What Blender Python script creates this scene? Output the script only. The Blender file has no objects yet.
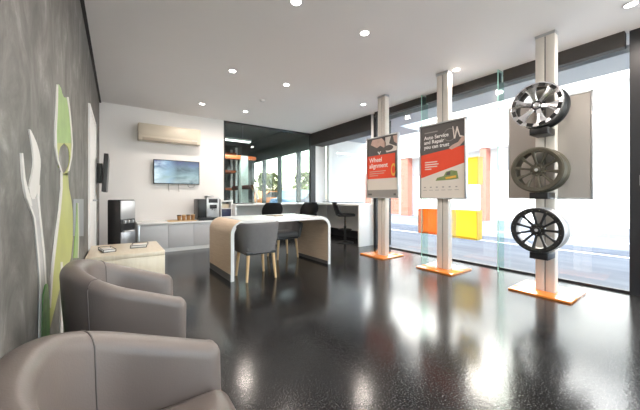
import bpy, bmesh, math, random
from mathutils import Vector, Matrix
random.seed(7)
R = math.radians
C = bpy.context.scene.collection
H = 1.05                      # camera height
F_, R_ = (0.5788, 0.8155), (0.8155, -0.5788)

def on_wall(u, v, X=-0.268):  # a pixel of the photo onto the left wall: (Y, Z)
    k = (u - 320) / 286
    d = X / (F_[0] + R_[0] * k)
    return d * (F_[1] + R_[1] * k), H - (v - 196.5) * d / 286

# ---------------------------------------------------------------- materials
def newmat(name):
    m = bpy.data.materials.new(name); m.use_nodes = True
    nt = m.node_tree; b = nt.nodes['Principled BSDF']
    return m, nt, b
def mat(name, col, rough=0.5, metal=0.0, spec=0.5, var=0.06, scale=8.0, bump=0.0, bscale=60.0, coat=0.0, emit=None, estr=0.0):
    m, nt, b = newmat(name)
    n = nt.nodes; l = nt.links
    tc = n.new('ShaderNodeTexCoord'); no = n.new('ShaderNodeTexNoise')
    no.inputs['Scale'].default_value = scale; no.inputs['Detail'].default_value = 4
    l.new(tc.outputs['Object'], no.inputs['Vector'])
    mx = n.new('ShaderNodeMix'); mx.data_type = 'RGBA'
    mx.inputs['A'].default_value = tuple(max(0, c * (1 - var)) for c in col) + (1,)
    mx.inputs['B'].default_value = tuple(min(1, c * (1 + var)) for c in col) + (1,)
    l.new(no.outputs['Fac'], mx.inputs['Factor']); l.new(mx.outputs['Result'], b.inputs['Base Color'])
    b.inputs['Roughness'].default_value = rough; b.inputs['Metallic'].default_value = metal
    b.inputs['Specular IOR Level'].default_value = spec; b.inputs['Coat Weight'].default_value = coat
    if bump:
        n2 = n.new('ShaderNodeTexNoise'); n2.inputs['Scale'].default_value = bscale
        l.new(tc.outputs['Object'], n2.inputs['Vector'])
        bp = n.new('ShaderNodeBump'); bp.inputs['Strength'].default_value = bump; bp.inputs['Distance'].default_value = 0.01
        l.new(n2.outputs['Fac'], bp.inputs['Height']); l.new(bp.outputs['Normal'], b.inputs['Normal'])
    if emit:
        b.inputs['Emission Color'].default_value = tuple(emit) + (1,); b.inputs['Emission Strength'].default_value = estr
    return m
def ramp(nt, stops):
    r = nt.nodes.new('ShaderNodeValToRGB'); cr = r.color_ramp
    while len(cr.elements) < len(stops): cr.elements.new(0.5)
    for e, (p, c) in zip(cr.elements, stops): e.position = p; e.color = tuple(c) + (1,)
    return r
def concrete():
    m, nt, b = newmat('polished_concrete_plaster'); n = nt.nodes; l = nt.links
    tc = n.new('ShaderNodeTexCoord'); mp = n.new('ShaderNodeMapping')
    mp.inputs['Scale'].default_value = (1, 1.5, 1.0); mp.inputs['Rotation'].default_value = (R(25), 0, 0)
    l.new(tc.outputs['Object'], mp.inputs['Vector'])
    a = n.new('ShaderNodeTexNoise'); a.inputs['Scale'].default_value = 3.0; a.inputs['Detail'].default_value = 10; a.inputs['Roughness'].default_value = .7; a.inputs['Distortion'].default_value = .5
    l.new(mp.outputs['Vector'], a.inputs['Vector'])
    r = ramp(nt, [(.3, (.048, .045, .041)), (.45, (.1, .094, .087)), (.56, (.155, .147, .136)), (.7, (.3, .29, .27))])
    l.new(a.outputs['Fac'], r.inputs['Fac']); l.new(r.outputs['Color'], b.inputs['Base Color'])
    b.inputs['Roughness'].default_value = .5; b.inputs['Specular IOR Level'].default_value = .35
    return m
def terrazzo():
    m, nt, b = newmat('dark_speckled_floor'); n = nt.nodes; l = nt.links
    tc = n.new('ShaderNodeTexCoord')
    v = n.new('ShaderNodeTexNoise'); v.inputs['Scale'].default_value = 120; v.inputs['Detail'].default_value = 2
    l.new(tc.outputs['Object'], v.inputs['Vector'])
    r = ramp(nt, [(.0, (.007, .0065, .0065)), (.5, (.013, .0125, .0125)), (.61, (.026, .025, .025)), (.7, (.14, .135, .13))])
    l.new(v.outputs['Fac'], r.inputs['Fac']); l.new(r.outputs['Color'], b.inputs['Base Color'])
    a = n.new('ShaderNodeTexNoise'); a.inputs['Scale'].default_value = 1.6; a.inputs['Detail'].default_value = 6
    l.new(tc.outputs['Object'], a.inputs['Vector'])
    mr = n.new('ShaderNodeMapRange'); mr.inputs['To Min'].default_value = .11; mr.inputs['To Max'].default_value = .22
    l.new(a.outputs['Fac'], mr.inputs['Value']); l.new(mr.outputs['Result'], b.inputs['Roughness'])
    w = n.new('ShaderNodeTexNoise'); w.inputs['Scale'].default_value = 45; w.inputs['Detail'].default_value = 3
    l.new(tc.outputs['Object'], w.inputs['Vector'])
    bp = n.new('ShaderNodeBump'); bp.inputs['Strength'].default_value = .05; bp.inputs['Distance'].default_value = .01
    l.new(w.outputs['Fac'], bp.inputs['Height']); l.new(bp.outputs['Normal'], b.inputs['Normal'])
    b.inputs['Specular IOR Level'].default_value = .35
    return m
def wood(name, c0, c1, axis_scale=(1, 1, 12), rough=.45):
    m, nt, b = newmat(name); n = nt.nodes; l = nt.links
    tc = n.new('ShaderNodeTexCoord'); mp = n.new('ShaderNodeMapping'); mp.inputs['Scale'].default_value = axis_scale
    l.new(tc.outputs['Object'], mp.inputs['Vector'])
    a = n.new('ShaderNodeTexNoise'); a.inputs['Scale'].default_value = 5; a.inputs['Detail'].default_value = 6; a.inputs['Distortion'].default_value = .8
    l.new(mp.outputs['Vector'], a.inputs['Vector'])
    r = ramp(nt, [(.3, c0), (.7, c1)]); l.new(a.outputs['Fac'], r.inputs['Fac']); l.new(r.outputs['Color'], b.inputs['Base Color'])
    b.inputs['Roughness'].default_value = rough
    return m
def glass(name, tint=(.96, .985, .975), refl=1.0):
    m = bpy.data.materials.new(name); m.use_nodes = True; nt = m.node_tree; n = nt.nodes; l = nt.links
    n.remove(n['Principled BSDF'])
    t = n.new('ShaderNodeBsdfTransparent'); t.inputs['Color'].default_value = tint + (1,)
    g = n.new('ShaderNodeBsdfGlossy'); g.inputs['Roughness'].default_value = .02
    f = n.new('ShaderNodeFresnel'); gm = n.new('ShaderNodeNewGeometry'); io = n.new('ShaderNodeMapRange')
    io.inputs['To Min'].default_value = 1.45; io.inputs['To Max'].default_value = 1 / 1.45
    l.new(gm.outputs['Backfacing'], io.inputs['Value']); l.new(io.outputs['Result'], f.inputs['IOR'])
    k = n.new('ShaderNodeMath'); k.operation = 'MULTIPLY'; k.inputs[1].default_value = refl
    mx = n.new('ShaderNodeMixShader')
    l.new(f.outputs['Fac'], k.inputs[0]); l.new(k.outputs['Value'], mx.inputs['Fac'])
    l.new(t.outputs['BSDF'], mx.inputs[1]); l.new(g.outputs['BSDF'], mx.inputs[2])
    l.new(mx.outputs['Shader'], n['Material Output'].inputs['Surface'])
    return m
def acrylic(name, col):
    m, nt, b = newmat(name); n = nt.nodes; l = nt.links
    tc = n.new('ShaderNodeTexCoord'); no = n.new('ShaderNodeTexNoise'); no.inputs['Scale'].default_value = 3; l.new(tc.outputs['Object'], no.inputs['Vector'])
    r = ramp(nt, [(.3, tuple(c * .93 for c in col)), (.7, col)]); l.new(no.outputs['Fac'], r.inputs['Fac'])
    t = n.new('ShaderNodeBsdfTranslucent'); mx = n.new('ShaderNodeMixShader'); mx.inputs['Fac'].default_value = .6
    l.new(r.outputs['Color'], b.inputs['Base Color']); l.new(r.outputs['Color'], t.inputs['Color']); b.inputs['Roughness'].default_value = .25
    l.new(b.outputs['BSDF'], mx.inputs[1]); l.new(t.outputs['BSDF'], mx.inputs[2]); l.new(mx.outputs['Shader'], n['Material Output'].inputs['Surface'])
    return m
def emitmat(name, col, s):
    m = bpy.data.materials.new(name); m.use_nodes = True; nt = m.node_tree; n = nt.nodes
    n.remove(n['Principled BSDF']); e = n.new('ShaderNodeEmission')
    e.inputs['Color'].default_value = col + (1,); e.inputs['Strength'].default_value = s
    nt.links.new(e.outputs['Emission'], n['Material Output'].inputs['Surface'])
    return m
def screenmat():
    m, nt, b = newmat('television_picture'); n = nt.nodes; l = nt.links
    tc = n.new('ShaderNodeTexCoord'); mp = n.new('ShaderNodeMapping'); mp.inputs['Scale'].default_value = (1.5, 1, 3.2); mp.inputs['Location'].default_value = (.3, 0, .2)
    l.new(tc.outputs['Object'], mp.inputs['Vector'])
    a = n.new('ShaderNodeTexNoise'); a.inputs['Scale'].default_value = 2.2; a.inputs['Detail'].default_value = 4; a.inputs['Distortion'].default_value = .4
    l.new(mp.outputs['Vector'], a.inputs['Vector'])
    sx = n.new('ShaderNodeSeparateXYZ'); l.new(tc.outputs['Object'], sx.inputs['Vector'])
    top = ramp(nt, [(0, (.45, .55, .6)), (.3, (.3, .45, .48)), (.62, (.2, .32, .42)), (.85, (.1, .14, .32)), (1, (.05, .05, .14))])
    mz = n.new('ShaderNodeMapRange'); mz.inputs['From Max'].default_value = .5; l.new(sx.outputs['Z'], mz.inputs['Value']); l.new(mz.outputs['Result'], top.inputs['Fac'])
    lf = ramp(nt, [(0, (.75, .9, 1)), (.3, (.3, .5, .7)), (.5, (.05, .09, .12)), (1, (.12, .2, .25))])
    mxr = n.new('ShaderNodeMapRange'); mxr.inputs['From Min'].default_value = -.44; mxr.inputs['From Max'].default_value = .44; l.new(sx.outputs['X'], mxr.inputs['Value']); l.new(mxr.outputs['Result'], lf.inputs['Fac'])
    mx = n.new('ShaderNodeMix'); mx.data_type = 'RGBA'; l.new(top.outputs['Color'], mx.inputs['A']); l.new(lf.outputs['Color'], mx.inputs['B'])
    r = ramp(nt, [(.38, (0, 0, 0)), (.68, (1, 1, 1))]); l.new(a.outputs['Fac'], r.inputs['Fac']); l.new(r.outputs['Color'], mx.inputs['Factor'])
    l.new(mx.outputs['Result'], b.inputs['Emission Color']); b.inputs['Emission Strength'].default_value = .6
    b.inputs['Base Color'].default_value = (.01, .01, .012, 1); b.inputs['Roughness'].default_value = .15
    return m
def pavement():
    m, nt, b = newmat('asphalt_pavement'); n = nt.nodes; l = nt.links
    tc = n.new('ShaderNodeTexCoord'); a = n.new('ShaderNodeTexNoise'); a.inputs['Scale'].default_value = 1.2; a.inputs['Detail'].default_value = 8
    mp = n.new('ShaderNodeMapping'); mp.inputs['Scale'].default_value = (2.2, .35, 1)
    l.new(tc.outputs['Object'], mp.inputs['Vector']); l.new(mp.outputs['Vector'], a.inputs['Vector'])
    r = ramp(nt, [(.3, (.1, .112, .135)), (.7, (.17, .187, .215))]); l.new(a.outputs['Fac'], r.inputs['Fac'])
    l.new(r.outputs['Color'], b.inputs['Base Color']); b.inputs['Roughness'].default_value = .8; b.inputs['Specular IOR Level'].default_value = .05
    return m

M = dict(
    concrete=concrete(), floor=terrazzo(),
    white_wall=mat('white_painted_wall', (.88, .855, .835), .6, var=.015, scale=2),
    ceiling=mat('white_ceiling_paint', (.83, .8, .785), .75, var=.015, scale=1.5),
    black_frame=mat('dark_anodised_frame', (.02, .02, .022), .4, var=.1),
    brown_blind=mat('dark_brown_roller_blind_fabric', (.045, .04, .037), .7, var=.15, scale=40),
    shadow_gap=mat('shadow_gap_black', (.03, .028, .026), .6),  # near-black that stands for the shade in the ceiling gap
    door_white=mat('white_satin_door', (.86, .85, .83), .4, var=.01),
    chair_vinyl=mat('grey_brown_vinyl', (.155, .127, .112), .34, var=.07, scale=5, bump=.06, bscale=260),
    chair_seam=mat('dark_seam', (.11, .095, .088), .5),
    grey_fabric=mat('charcoal_grey_fabric', (.15, .145, .145), .75, var=.1, scale=30, bump=.1, bscale=400),
    chrome=mat('chrome', (.85, .85, .87), .22, 1, var=.02),
    steel=mat('brushed_steel', (.5, .5, .52), .3, 1, var=.06, scale=30),
    alu=mat('satin_aluminium_paint', (.72, .67, .61), .38, var=.03),
    alu_frame=mat('aluminium_frame', (.55, .55, .55), .32, .8, var=.04),
    groove=mat('dark_groove', (.27, .25, .23), .6),
    orange=mat('orange_lacquer', (.9, .27, .04), .16, var=.05, scale=3, coat=.6),
    orange_box=acrylic('orange_acrylic', (.95, .38, .09)),
    yellow_box=acrylic('yellow_acrylic', (.95, .78, .2)),
    white_gloss=mat('white_gloss_laminate', (.82, .82, .81), .22, var=.01),
    desk_white=mat('off_white_laminate', (.66, .655, .65), .25, var=.01),
    grey_door=mat('pale_grey_laminate', (.6, .6, .61), .35, var=.02),
    oak=wood('pale_oak_veneer', (.68, .51, .36), (.78, .61, .45), (1, 1, 14)),
    oak_leg=wood('golden_oak', (.62, .4, .2), (.74, .52, .28), (10, 10, 1)),
    cream=wood('cream_maple_laminate', (.72, .62, .47), (.78, .69, .54), (6, 1, 1), .3),
    black=mat('black_plastic', (.014, .014, .015), .35, var=.1),
    black_matt=mat('black_satin_paint', (.02, .02, .021), .3, var=.1),
    bronze=mat('dull_bronze_paint', (.11, .1, .075), .42, .5, var=.1),
    ac=mat('ivory_plastic', (.64, .57, .46), .4, var=.02),
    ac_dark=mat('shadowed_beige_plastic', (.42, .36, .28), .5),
    silver=mat('silver_plastic', (.62, .62, .63), .3, .4),
    navy=mat('navy_panel', (.015, .02, .07), .3),
    amber=mat('brown_paper_cup', (.42, .22, .08), .6),
    tray=wood('light_bamboo', (.6, .42, .24), (.7, .52, .32)),
    paper=mat('white_paper', (.8, .8, .78), .6, var=.03),
    tan_paper=mat('tan_magazine_print', (.3, .22, .15), .4, var=.4, scale=22),
    red=mat('poster_red', (.78, .07, .025), .4, var=.06),
    poster_dark=mat('poster_dark_grey', (.095, .085, .082), .4, var=.12, scale=6),
    poster_beige=mat('poster_beige', (.7, .64, .57), .45, var=.02),
    poster_pink=mat('poster_skin_tone', (.6, .4, .33), .45, var=.25, scale=14),
    poster_pale=mat('poster_pale_print', (.75, .68, .62), .45, var=.05),
    poster_grey=mat('poster_mid_grey', (.3, .28, .26), .45, var=.1),
    poster_green=mat('poster_green', (.2, .26, .1), .45, var=.3, scale=20),
    poster_amber=mat('poster_amber', (.75, .42, .06), .45, var=.3, scale=30),
    text=mat('white_print', (.9, .87, .84), .5, var=.01),
    backing=mat('beige_grey_sign_back', (.4, .365, .33), .4, .1, var=.02, scale=3),
    decal_white=mat('pearl_white_decal', (.62, .6, .565), .4, var=.05),
    decal_haze=mat('translucent_grey_decal', (.4, .39, .385), .4, var=.2, scale=12),
    decal_green=mat('leaf_green_decal', (.26, .4, .12), .4, var=.35, scale=9),
    decal_lime=mat('yellow_green_decal', (.4, .42, .11), .4, var=.25, scale=4),
    decal_dark=mat('deep_green_decal', (.09, .27, .05), .4, var=.85, scale=28),
    decal_blue=mat('pale_blue_grey_decal', (.24, .26, .28), .4, var=.06),
    glass=glass('clear_window_glass'),
    fin_glass=glass('green_tinted_fin_glass', (.8, .93, .88), 1.0),
    fin_edge=mat('green_glass_edge', (.45, .75, .66), .15, var=.1, scale=3),
    inner_glass=glass('office_window_glass', (.86, .9, .88), 1.0),
    lamp=emitmat('downlight_lamp', (1, .96, .9), 12.0),
    tube=emitmat('fluorescent_tube', (.93, 1, .97), 5.0),
    screen=screenmat(),
    pave=pavement(),
    ext_white=mat('white_render', (.85, .84, .82), .7, var=.02),
    ext_red=mat('red_oxide_render', (.36, .13, .1), .8, spec=.1, var=.05),
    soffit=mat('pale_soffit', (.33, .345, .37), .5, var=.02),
    shop_grey=mat('workshop_grey', (.16, .175, .17), .7, var=.1),
    shop_floor=mat('workshop_concrete_floor', (.25, .26, .27), .5, var=.1),
    rack_orange=mat('orange_rack_steel', (.5, .11, .03), .45),
    rack_red=mat('red_hoist_steel', (.05, .016, .014), .4),
    hoist_grey=mat('pale_grey_green_steel', (.4, .45, .43), .45),
    rack_yellow=mat('yellow_steel', (.85, .6, .04), .45),
    rubber=mat('black_tyre_rubber', (.02, .02, .02), .7),
    leaf=mat('tree_foliage', (.12, .14, .05), .7, var=.6, scale=6),
    bark=mat('tree_bark', (.12, .08, .05), .8),
    car_blue=mat('blue_grey_car_paint', (.2, .28, .36), .25, .3),
    car_orange=mat('orange_car_paint', (.7, .22, .05), .25, .2),
    pale_bounce=mat('pale_bounce_ground', (.74, .69, .63), .8, var=.05),  # light tone of the added ground that bounces daylight indoors
    line=mat('white_road_paint', (.8, .8, .8), .6),
)

# ---------------------------------------------------------------- mesh helpers
class MB:
    def __init__(s, o=(0, 0, 0)): s.bm = bmesh.new(); s.o = Vector(o)
    def box(s, x0, x1, y0, y1, z0, z1, bev=0.0, seg=2):
        r = bmesh.ops.create_cube(s.bm, size=1.0); vs = r['verts']
        for v in vs: v.co = Vector(((x0 + x1) / 2 + v.co.x * (x1 - x0), (y0 + y1) / 2 + v.co.y * (y1 - y0), (z0 + z1) / 2 + v.co.z * (z1 - z0)))
        if bev:
            es = list({e for v in vs for e in v.link_edges})
            bmesh.ops.bevel(s.bm, geom=es, offset=bev, segments=seg, affect='EDGES', profile=.5)
        return s
    def cone(s, p0, p1, r0, r1=None, n=20):
        r1 = r0 if r1 is None else r1
        p0, p1 = Vector(p0), Vector(p1); d = p1 - p0
        q = d.to_track_quat('Z', 'Y').to_matrix().to_4x4(); q.translation = (p0 + p1) / 2
        bmesh.ops.create_cone(s.bm, cap_ends=True, segments=n, radius1=r0, radius2=r1, depth=d.length, matrix=q)
        return s
    def ball(s, c, r, sc=(1, 1, 1), sub=2):
        m = Matrix.Translation(c) @ Matrix.Diagonal((sc[0], sc[1], sc[2], 1))
        bmesh.ops.create_icosphere(s.bm, subdivisions=sub, radius=r, matrix=m); return s
    def lathe(s, prof, n=40, closed=False, c=(0, 0, 0)):
        rings = []
        for (r, z) in prof:
            rings.append([s.bm.verts.new((c[0] + r * math.cos(2 * math.pi * i / n), c[1] + r * math.sin(2 * math.pi * i / n), c[2] + z)) for i in range(n)])
        m = len(rings)
        for k in range(m if closed else m - 1):
            a, b = rings[k], rings[(k + 1) % m]
            for i in range(n): s.bm.faces.new((a[i], a[(i + 1) % n], b[(i + 1) % n], b[i]))
        if not closed:
            if prof[0][0] > 1e-6: s.bm.faces.new(rings[0][::-1])
            if prof[-1][0] > 1e-6: s.bm.faces.new(rings[-1])
        return s
    def prism(s, pts, fn, t0, t1):          # fn(a, b, t) -> point
        lo = [s.bm.verts.new(fn(a, b, t0)) for a, b in pts]; hi = [s.bm.verts.new(fn(a, b, t1)) for a, b in pts]
        n = len(pts); s.bm.faces.new(lo[::-1]); s.bm.faces.new(hi)
        for i in range(n): s.bm.faces.new((lo[i], lo[(i + 1) % n], hi[(i + 1) % n], hi[i]))
        return s
    def strip(s, pairs, fn, t0, t1):        # ribbon with thickness from pairs of outline points
        A = [[s.bm.verts.new(fn(*p, t)) for p in (l, r)] for (l, r) in pairs for t in (t0, t1)]
        n = len(pairs)
        for i in range(n - 1):
            l0, l1, m0, m1 = A[2 * i], A[2 * i + 1], A[2 * i + 2], A[2 * i + 3]
            for q in ((l0[0], l0[1], m0[1], m0[0]), (l1[0], m1[0], m1[1], l1[1]), (l0[0], m0[0], m1[0], l1[0]), (l0[1], l1[1], m1[1], m0[1])): s.bm.faces.new(q)
        s.bm.faces.new((A[0][0], A[1][0], A[1][1], A[0][1])); s.bm.faces.new((A[-2][0], A[-2][1], A[-1][1], A[-1][0]))
        return s
    def tube(s, pts, r, n=8, closed=False):
        pts = [Vector(p) for p in pts]; rings = []; N = len(pts)
        for i, p in enumerate(pts):
            a = pts[(i - 1) % N] if (closed or i > 0) else p; b = pts[(i + 1) % N] if (closed or i < N - 1) else p
            d = (b - a).normalized(); up = Vector((0, 0, 1)) if abs(d.z) < .95 else Vector((1, 0, 0))
            x = d.cross(up).normalized(); y = d.cross(x).normalized()
            rings.append([s.bm.verts.new(p + (x * math.cos(2 * math.pi * k / n) + y * math.sin(2 * math.pi * k / n)) * r) for k in range(n)])
        for i in range(N if closed else N - 1):
            a, b = rings[i], rings[(i + 1) % N]
            for k in range(n): s.bm.faces.new((a[k], a[(k + 1) % n], b[(k + 1) % n], b[k]))
        if not closed: s.bm.faces.new(rings[0]); s.bm.faces.new(rings[-1][::-1])
        return s
    def build(s, name, m, parent=None, ang=35, loc=None, subd=0):
        bmesh.ops.recalc_face_normals(s.bm, faces=s.bm.faces)
        me = bpy.data.meshes.new(name); s.bm.to_mesh(me); s.bm.free()
        me.transform(Matrix.Translation(-s.o)); me.materials.append(M[m] if isinstance(m, str) else m)
        for p in me.polygons: p.use_smooth = True
        if ang < 180: me.set_sharp_from_angle(angle=R(ang))
        o = bpy.data.objects.new(name, me); C.objects.link(o)
        if parent: o.parent = parent
        else: o.location = s.o
        if loc is not None: o.location = loc
        if subd:
            sm = o.modifiers.new('smooth', 'SUBSURF'); sm.levels = subd; sm.render_levels = subd
        return o
def box(name, m, x0, x1, y0, y1, z0, z1, parent=None, o=(0, 0, 0), bev=0.0):
    return MB(o).box(x0, x1, y0, y1, z0, z1, bev).build(name, m, parent)
def tag(o, label, cat, group=None, kind=None):
    o['label'] = label; o['category'] = cat
    if group: o['group'] = group
    if kind: o['kind'] = kind
    return o
def thing(name, label, cat, loc=(0, 0, 0), rz=0.0, group=None):
    o = bpy.data.objects.new(name, None); C.objects.link(o); o.location = loc; o.rotation_euler = (0, 0, rz)
    o.empty_display_size = .1
    return tag(o, label, cat, group)
def struct(o, label=None):
    o['kind'] = 'structure'
    if label: o['label'] = label
    return o
def copy_tree(o, parent=None):
    c = o.copy(); C.objects.link(c)
    if parent: c.parent = parent
    for ch in list(o.children): copy_tree(ch, c)
    return c

# ---------------------------------------------------------------- the room
XL, XR, YB, YF, ZC, XW = -0.27, 4.53, 6.74, -2.6, 2.825, 4.88
struct(box('floor_bay', 'floor', XR + .03, XW + .1, 4.28, YB + .1, -.12, 0))
struct(box('floor', 'floor', XL - .15, XR + .03, YF, YB + .1, -.12, 0), 'dark polished speckled floor')
struct(box('ceiling', 'ceiling', XL - .15, XR + .35, YF - .15, YB + .12, ZC, ZC + .25), 'plain pale ceiling')
struct(box('wall_left', 'concrete', XL - .15, XL, YF, YB + .12, 0, ZC), 'grey polished concrete wall')
struct(box('wall_back', 'white_wall', XL, 2.03, YB, YB + .12, 0, ZC), 'white wall behind the bench')
fr = MB((2.1, YF, 1.4)); fr.box(XL, XR, YF - .06, YF, 0, .05); fr.box(XL, XR, YF - .06, YF, ZC - .1, ZC)  # unseen glazed front wall, added to bring in fill daylight
for x in (XL, 1.3, 2.9, XR - .05): fr.box(x, x + .05, YF - .06, YF, .05, ZC - .1)
f = struct(fr.build('window_8', 'black_frame')); box('window_glass', 'glass', XL, XR, YF - .03, YF - .02, .05, ZC - .1, f, (2.1, YF, 1.4))
struct(box('ground_fill_bounce', 'pale_bounce', -30, XR + .03, -40, YF - .06, -.14, -.02))  # unseen pale ground, added to bounce light up to the ceiling
w = struct(box('wall_below_window', 'white_wall', 2.03, 4.9, YB, YB + .12, 0, .82))
struct(box('trim_1', 'shadow_gap', XL, XL + .028, YF, YB, ZC - .022, ZC), 'dark strip drawn as the shadow gap along the wall top')  # solid dark strip in place of the shaded gap below the ceiling
# office window in the back wall
wf = MB((3.28, YB, 1.8))
for a in ((2.03, 2.065, .82, ZC), (4.47, 4.63, .82, ZC)): wf.box(a[0], a[1], YB, YB + .1, a[2], a[3])
wf.box(2.03, 4.58, YB, YB + .1, 2.79, ZC); wf.box(2.03, 4.58, YB, YB + .1, .82, .86)
w1 = struct(wf.build('window_1', 'black_frame'), 'black framed window into the workshop')
box('window_glass', 'inner_glass', 2.065, 4.47, YB + .045, YB + .055, .86, 2.79, w1, (3.28, YB, 1.8))
# window bay on the right of the counter

struct(box('wall_below_bay', 'white_wall', XW, XW + .12, 4.36, YB + .1, 0, .858))
struct(box('baseboard_bay', 'black_matt', XW - .014, XW, 4.36, YB, 0, .19), 'tall black skirting')
wf = MB((XW, 5.5, 1.6))
wf.box(XW, XW + .1, 4.36, YB, .86, .9); wf.box(XW, XW + .1, 4.36, YB, ZC - .1, ZC)
w2 = struct(wf.build('window_2', 'black_frame'), 'tall window beside the counter')
box('window_glass', 'glass', XW + .045, XW + .055, 4.42, YB, .9, ZC - .1, w2, (XW, 5.5, 1.6))
struct(box('trim_2', 'brown_blind', XR - .06, XR + .34, 4.42, YB - .01, 2.49, ZC), 'deep dark blind box over the window')
struct(box('wall_post_dark', 'black_frame', XR - .02, XW + .1, 4.28, 4.36, 0, ZC), 'black window post from floor to ceiling')
struct(box('wall_post_white', 'white_wall', XR - .03, XR + .01, 4.365, 4.42, 0, ZC), 'narrow white post')
struct(box('wall_bay_return', 'white_wall', 4.63, XW + .12, YB + .001, YB + .1, .86, ZC))
# glass shopfront bays
ys = [4.28, 3.05, 1.82, .58]
for i in range(3):
    y1, y0 = ys[i], ys[i + 1]; o = (XR, (y0 + y1) / 2, 1.3)
    fr = MB(o); fr.box(XR - .008, XR + .028, y0, y1, 0, .024)
    f = struct(fr.build('window_%d' % (i + 3), 'black_frame'), 'floor to ceiling shopfront glazing')
    box('window_glass', 'glass', XR, XR + .012, y0, y1, .024, ZC, f, o)
    zb = (2.70, 2.69, 2.66)[i]
    struct(box('trim_%d' % (i + 3), 'brown_blind', XR - .1, XR - .002, y0 + .03, y1 - .03, zb, ZC), 'dark rolled blind along the glass head')
for y, lab in ((3.05, 'between the two poster stands'), (1.82, 'left of the wheel stand')):
    t = thing('glass_fin', 'upright clear glass fin with green edge standing ' + lab, 'glass fin', (XR - .1, y, 0), group='glass fins of the shopfront')
    MB().box(-.085, .09, -.006, .006, 0.001, ZC - .002).build('glass_sheet', 'fin_glass', t)
    MB().box(-.09, -.085, -.0065, .0065, 0.001, ZC - .002).build('polished_edge', 'fin_edge', t)
# dark door post at the right and unseen glazing behind the camera, added to let in more light
p = struct(box('wall_post_right', 'black_frame', XR - .05, XR + .1, .28, .58, 0, ZC), 'wide black door post')
t = thing('wall_switch', 'small white switch plate on the wide black post', 'switch', (XR - .05, .47, 1.22))
MB().box(-.008, 0, -.035, .035, -.055, .055, .003).build('plate', 'white_gloss', t)
MB().box(-.013, -.008, -.012, .012, -.025, .025, .002).build('rocker', 'white_gloss', t)
fr = MB((XR, -1.2, 1.3)); fr.box(XR - .02, XR + .03, YF, .28, 0, .035)
f = struct(fr.build('window_6', 'black_frame')); box('window_glass', 'glass', XR, XR + .012, YF, .28, .035, ZC, f, (XR, -1.2, 1.3))
struct(box('trim_6', 'brown_blind', XR - .1, XR - .002, YF, .25, 2.66, ZC))
# white double door in the concrete wall
dr = MB((XL, 4.8, 0)); dr.box(XL, XL + .02, 4.2, 4.25, 0, 2.12); dr.box(XL, XL + .02, 5.35, 5.4, 0, 2.12); dr.box(XL, XL + .02, 4.25, 5.35, 2.07, 2.12)
d = struct(dr.build('door_1', 'door_white'), 'white door in the concrete wall')
box('door_leaf', 'door_white', XL, XL + .012, 4.25, 4.798, 0.005, 2.07, d, (XL, 4.8, 0)); box('door_leaf', 'door_white', XL, XL + .012, 4.802, 5.35, 0.005, 2.07, d, (XL, 4.8, 0))
MB((XL, 4.8, 0)).cone((XL + .012, 4.75, 1.0), (XL + .05, 4.75, 1.0), .012).cone((XL + .05, 4.765, 1.0), (XL + .05, 4.65, 1.0), .009).build('door_handle', 'steel', d)

# ---------------------------------------------------------------- downlights
spots = [(x, y) for y in (2.25, 4.01, 5.77, .49, -1.27) for x in (1.33, 2.19, 3.87)]
where = {(1.33, 2.25): 'nearest the camera in the row along the concrete wall', (2.19, 2.25): 'nearest the camera in the middle row', (3.87, 2.25): 'at the top of the red banded poster stand',
         (1.33, 4.01): 'above the left end of the desk', (2.19, 4.01): 'above the middle of the desk', (3.87, 4.01): 'beside the farther poster stand top',
         (1.33, 5.77): 'in front of the air conditioner', (2.19, 5.77): 'just left of the workshop window', (3.87, 5.77): 'near the far window corner', (3.87, .49): 'at the ceiling edge by the black post'}
for (x, y) in spots:
    if (x, y) == (3.87, 5.77): continue
    t = thing('downlight', 'round lit recessed downlight ' + where.get((x, y), 'over the armchair end of the room'), 'downlight', (x, y - (.09 if (x, y) == (3.87, 2.25) else 0), ZC), group='recessed ceiling downlights')
    MB().lathe([(.045, -.001), (.06, -.001), (.06, -.008), (.045, -.006)], 28, True).build('trim_ring', 'white_gloss', t)
    MB().lathe([(.045, -.003), (.001, -.004)], 28).build('lamp', 'lamp', t)
    ld = bpy.data.lights.new('downlight_beam', 'SPOT'); ld.energy = 27; ld.color = (1, .885, .8); ld.spot_size = R(178); ld.spot_blend = .8; ld.shadow_soft_size = .05
    lo = bpy.data.objects.new('downlight_beam', ld); C.objects.link(lo); lo.parent = t; lo.location = (0, 0, -.03)
t = thing('smoke_detector', 'small white round smoke detector on the ceiling', 'smoke detector', (2.18, 4.9, ZC))
MB().lathe([(.055, 0), (.055, -.012), (.04, -.03), (.001, -.034)], 28).build('body', 'white_gloss', t)
MB().lathe([(.012, -.033), (.012, -.037), (.001, -.038)], 12).build('sensor', 'silver', t)

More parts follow.
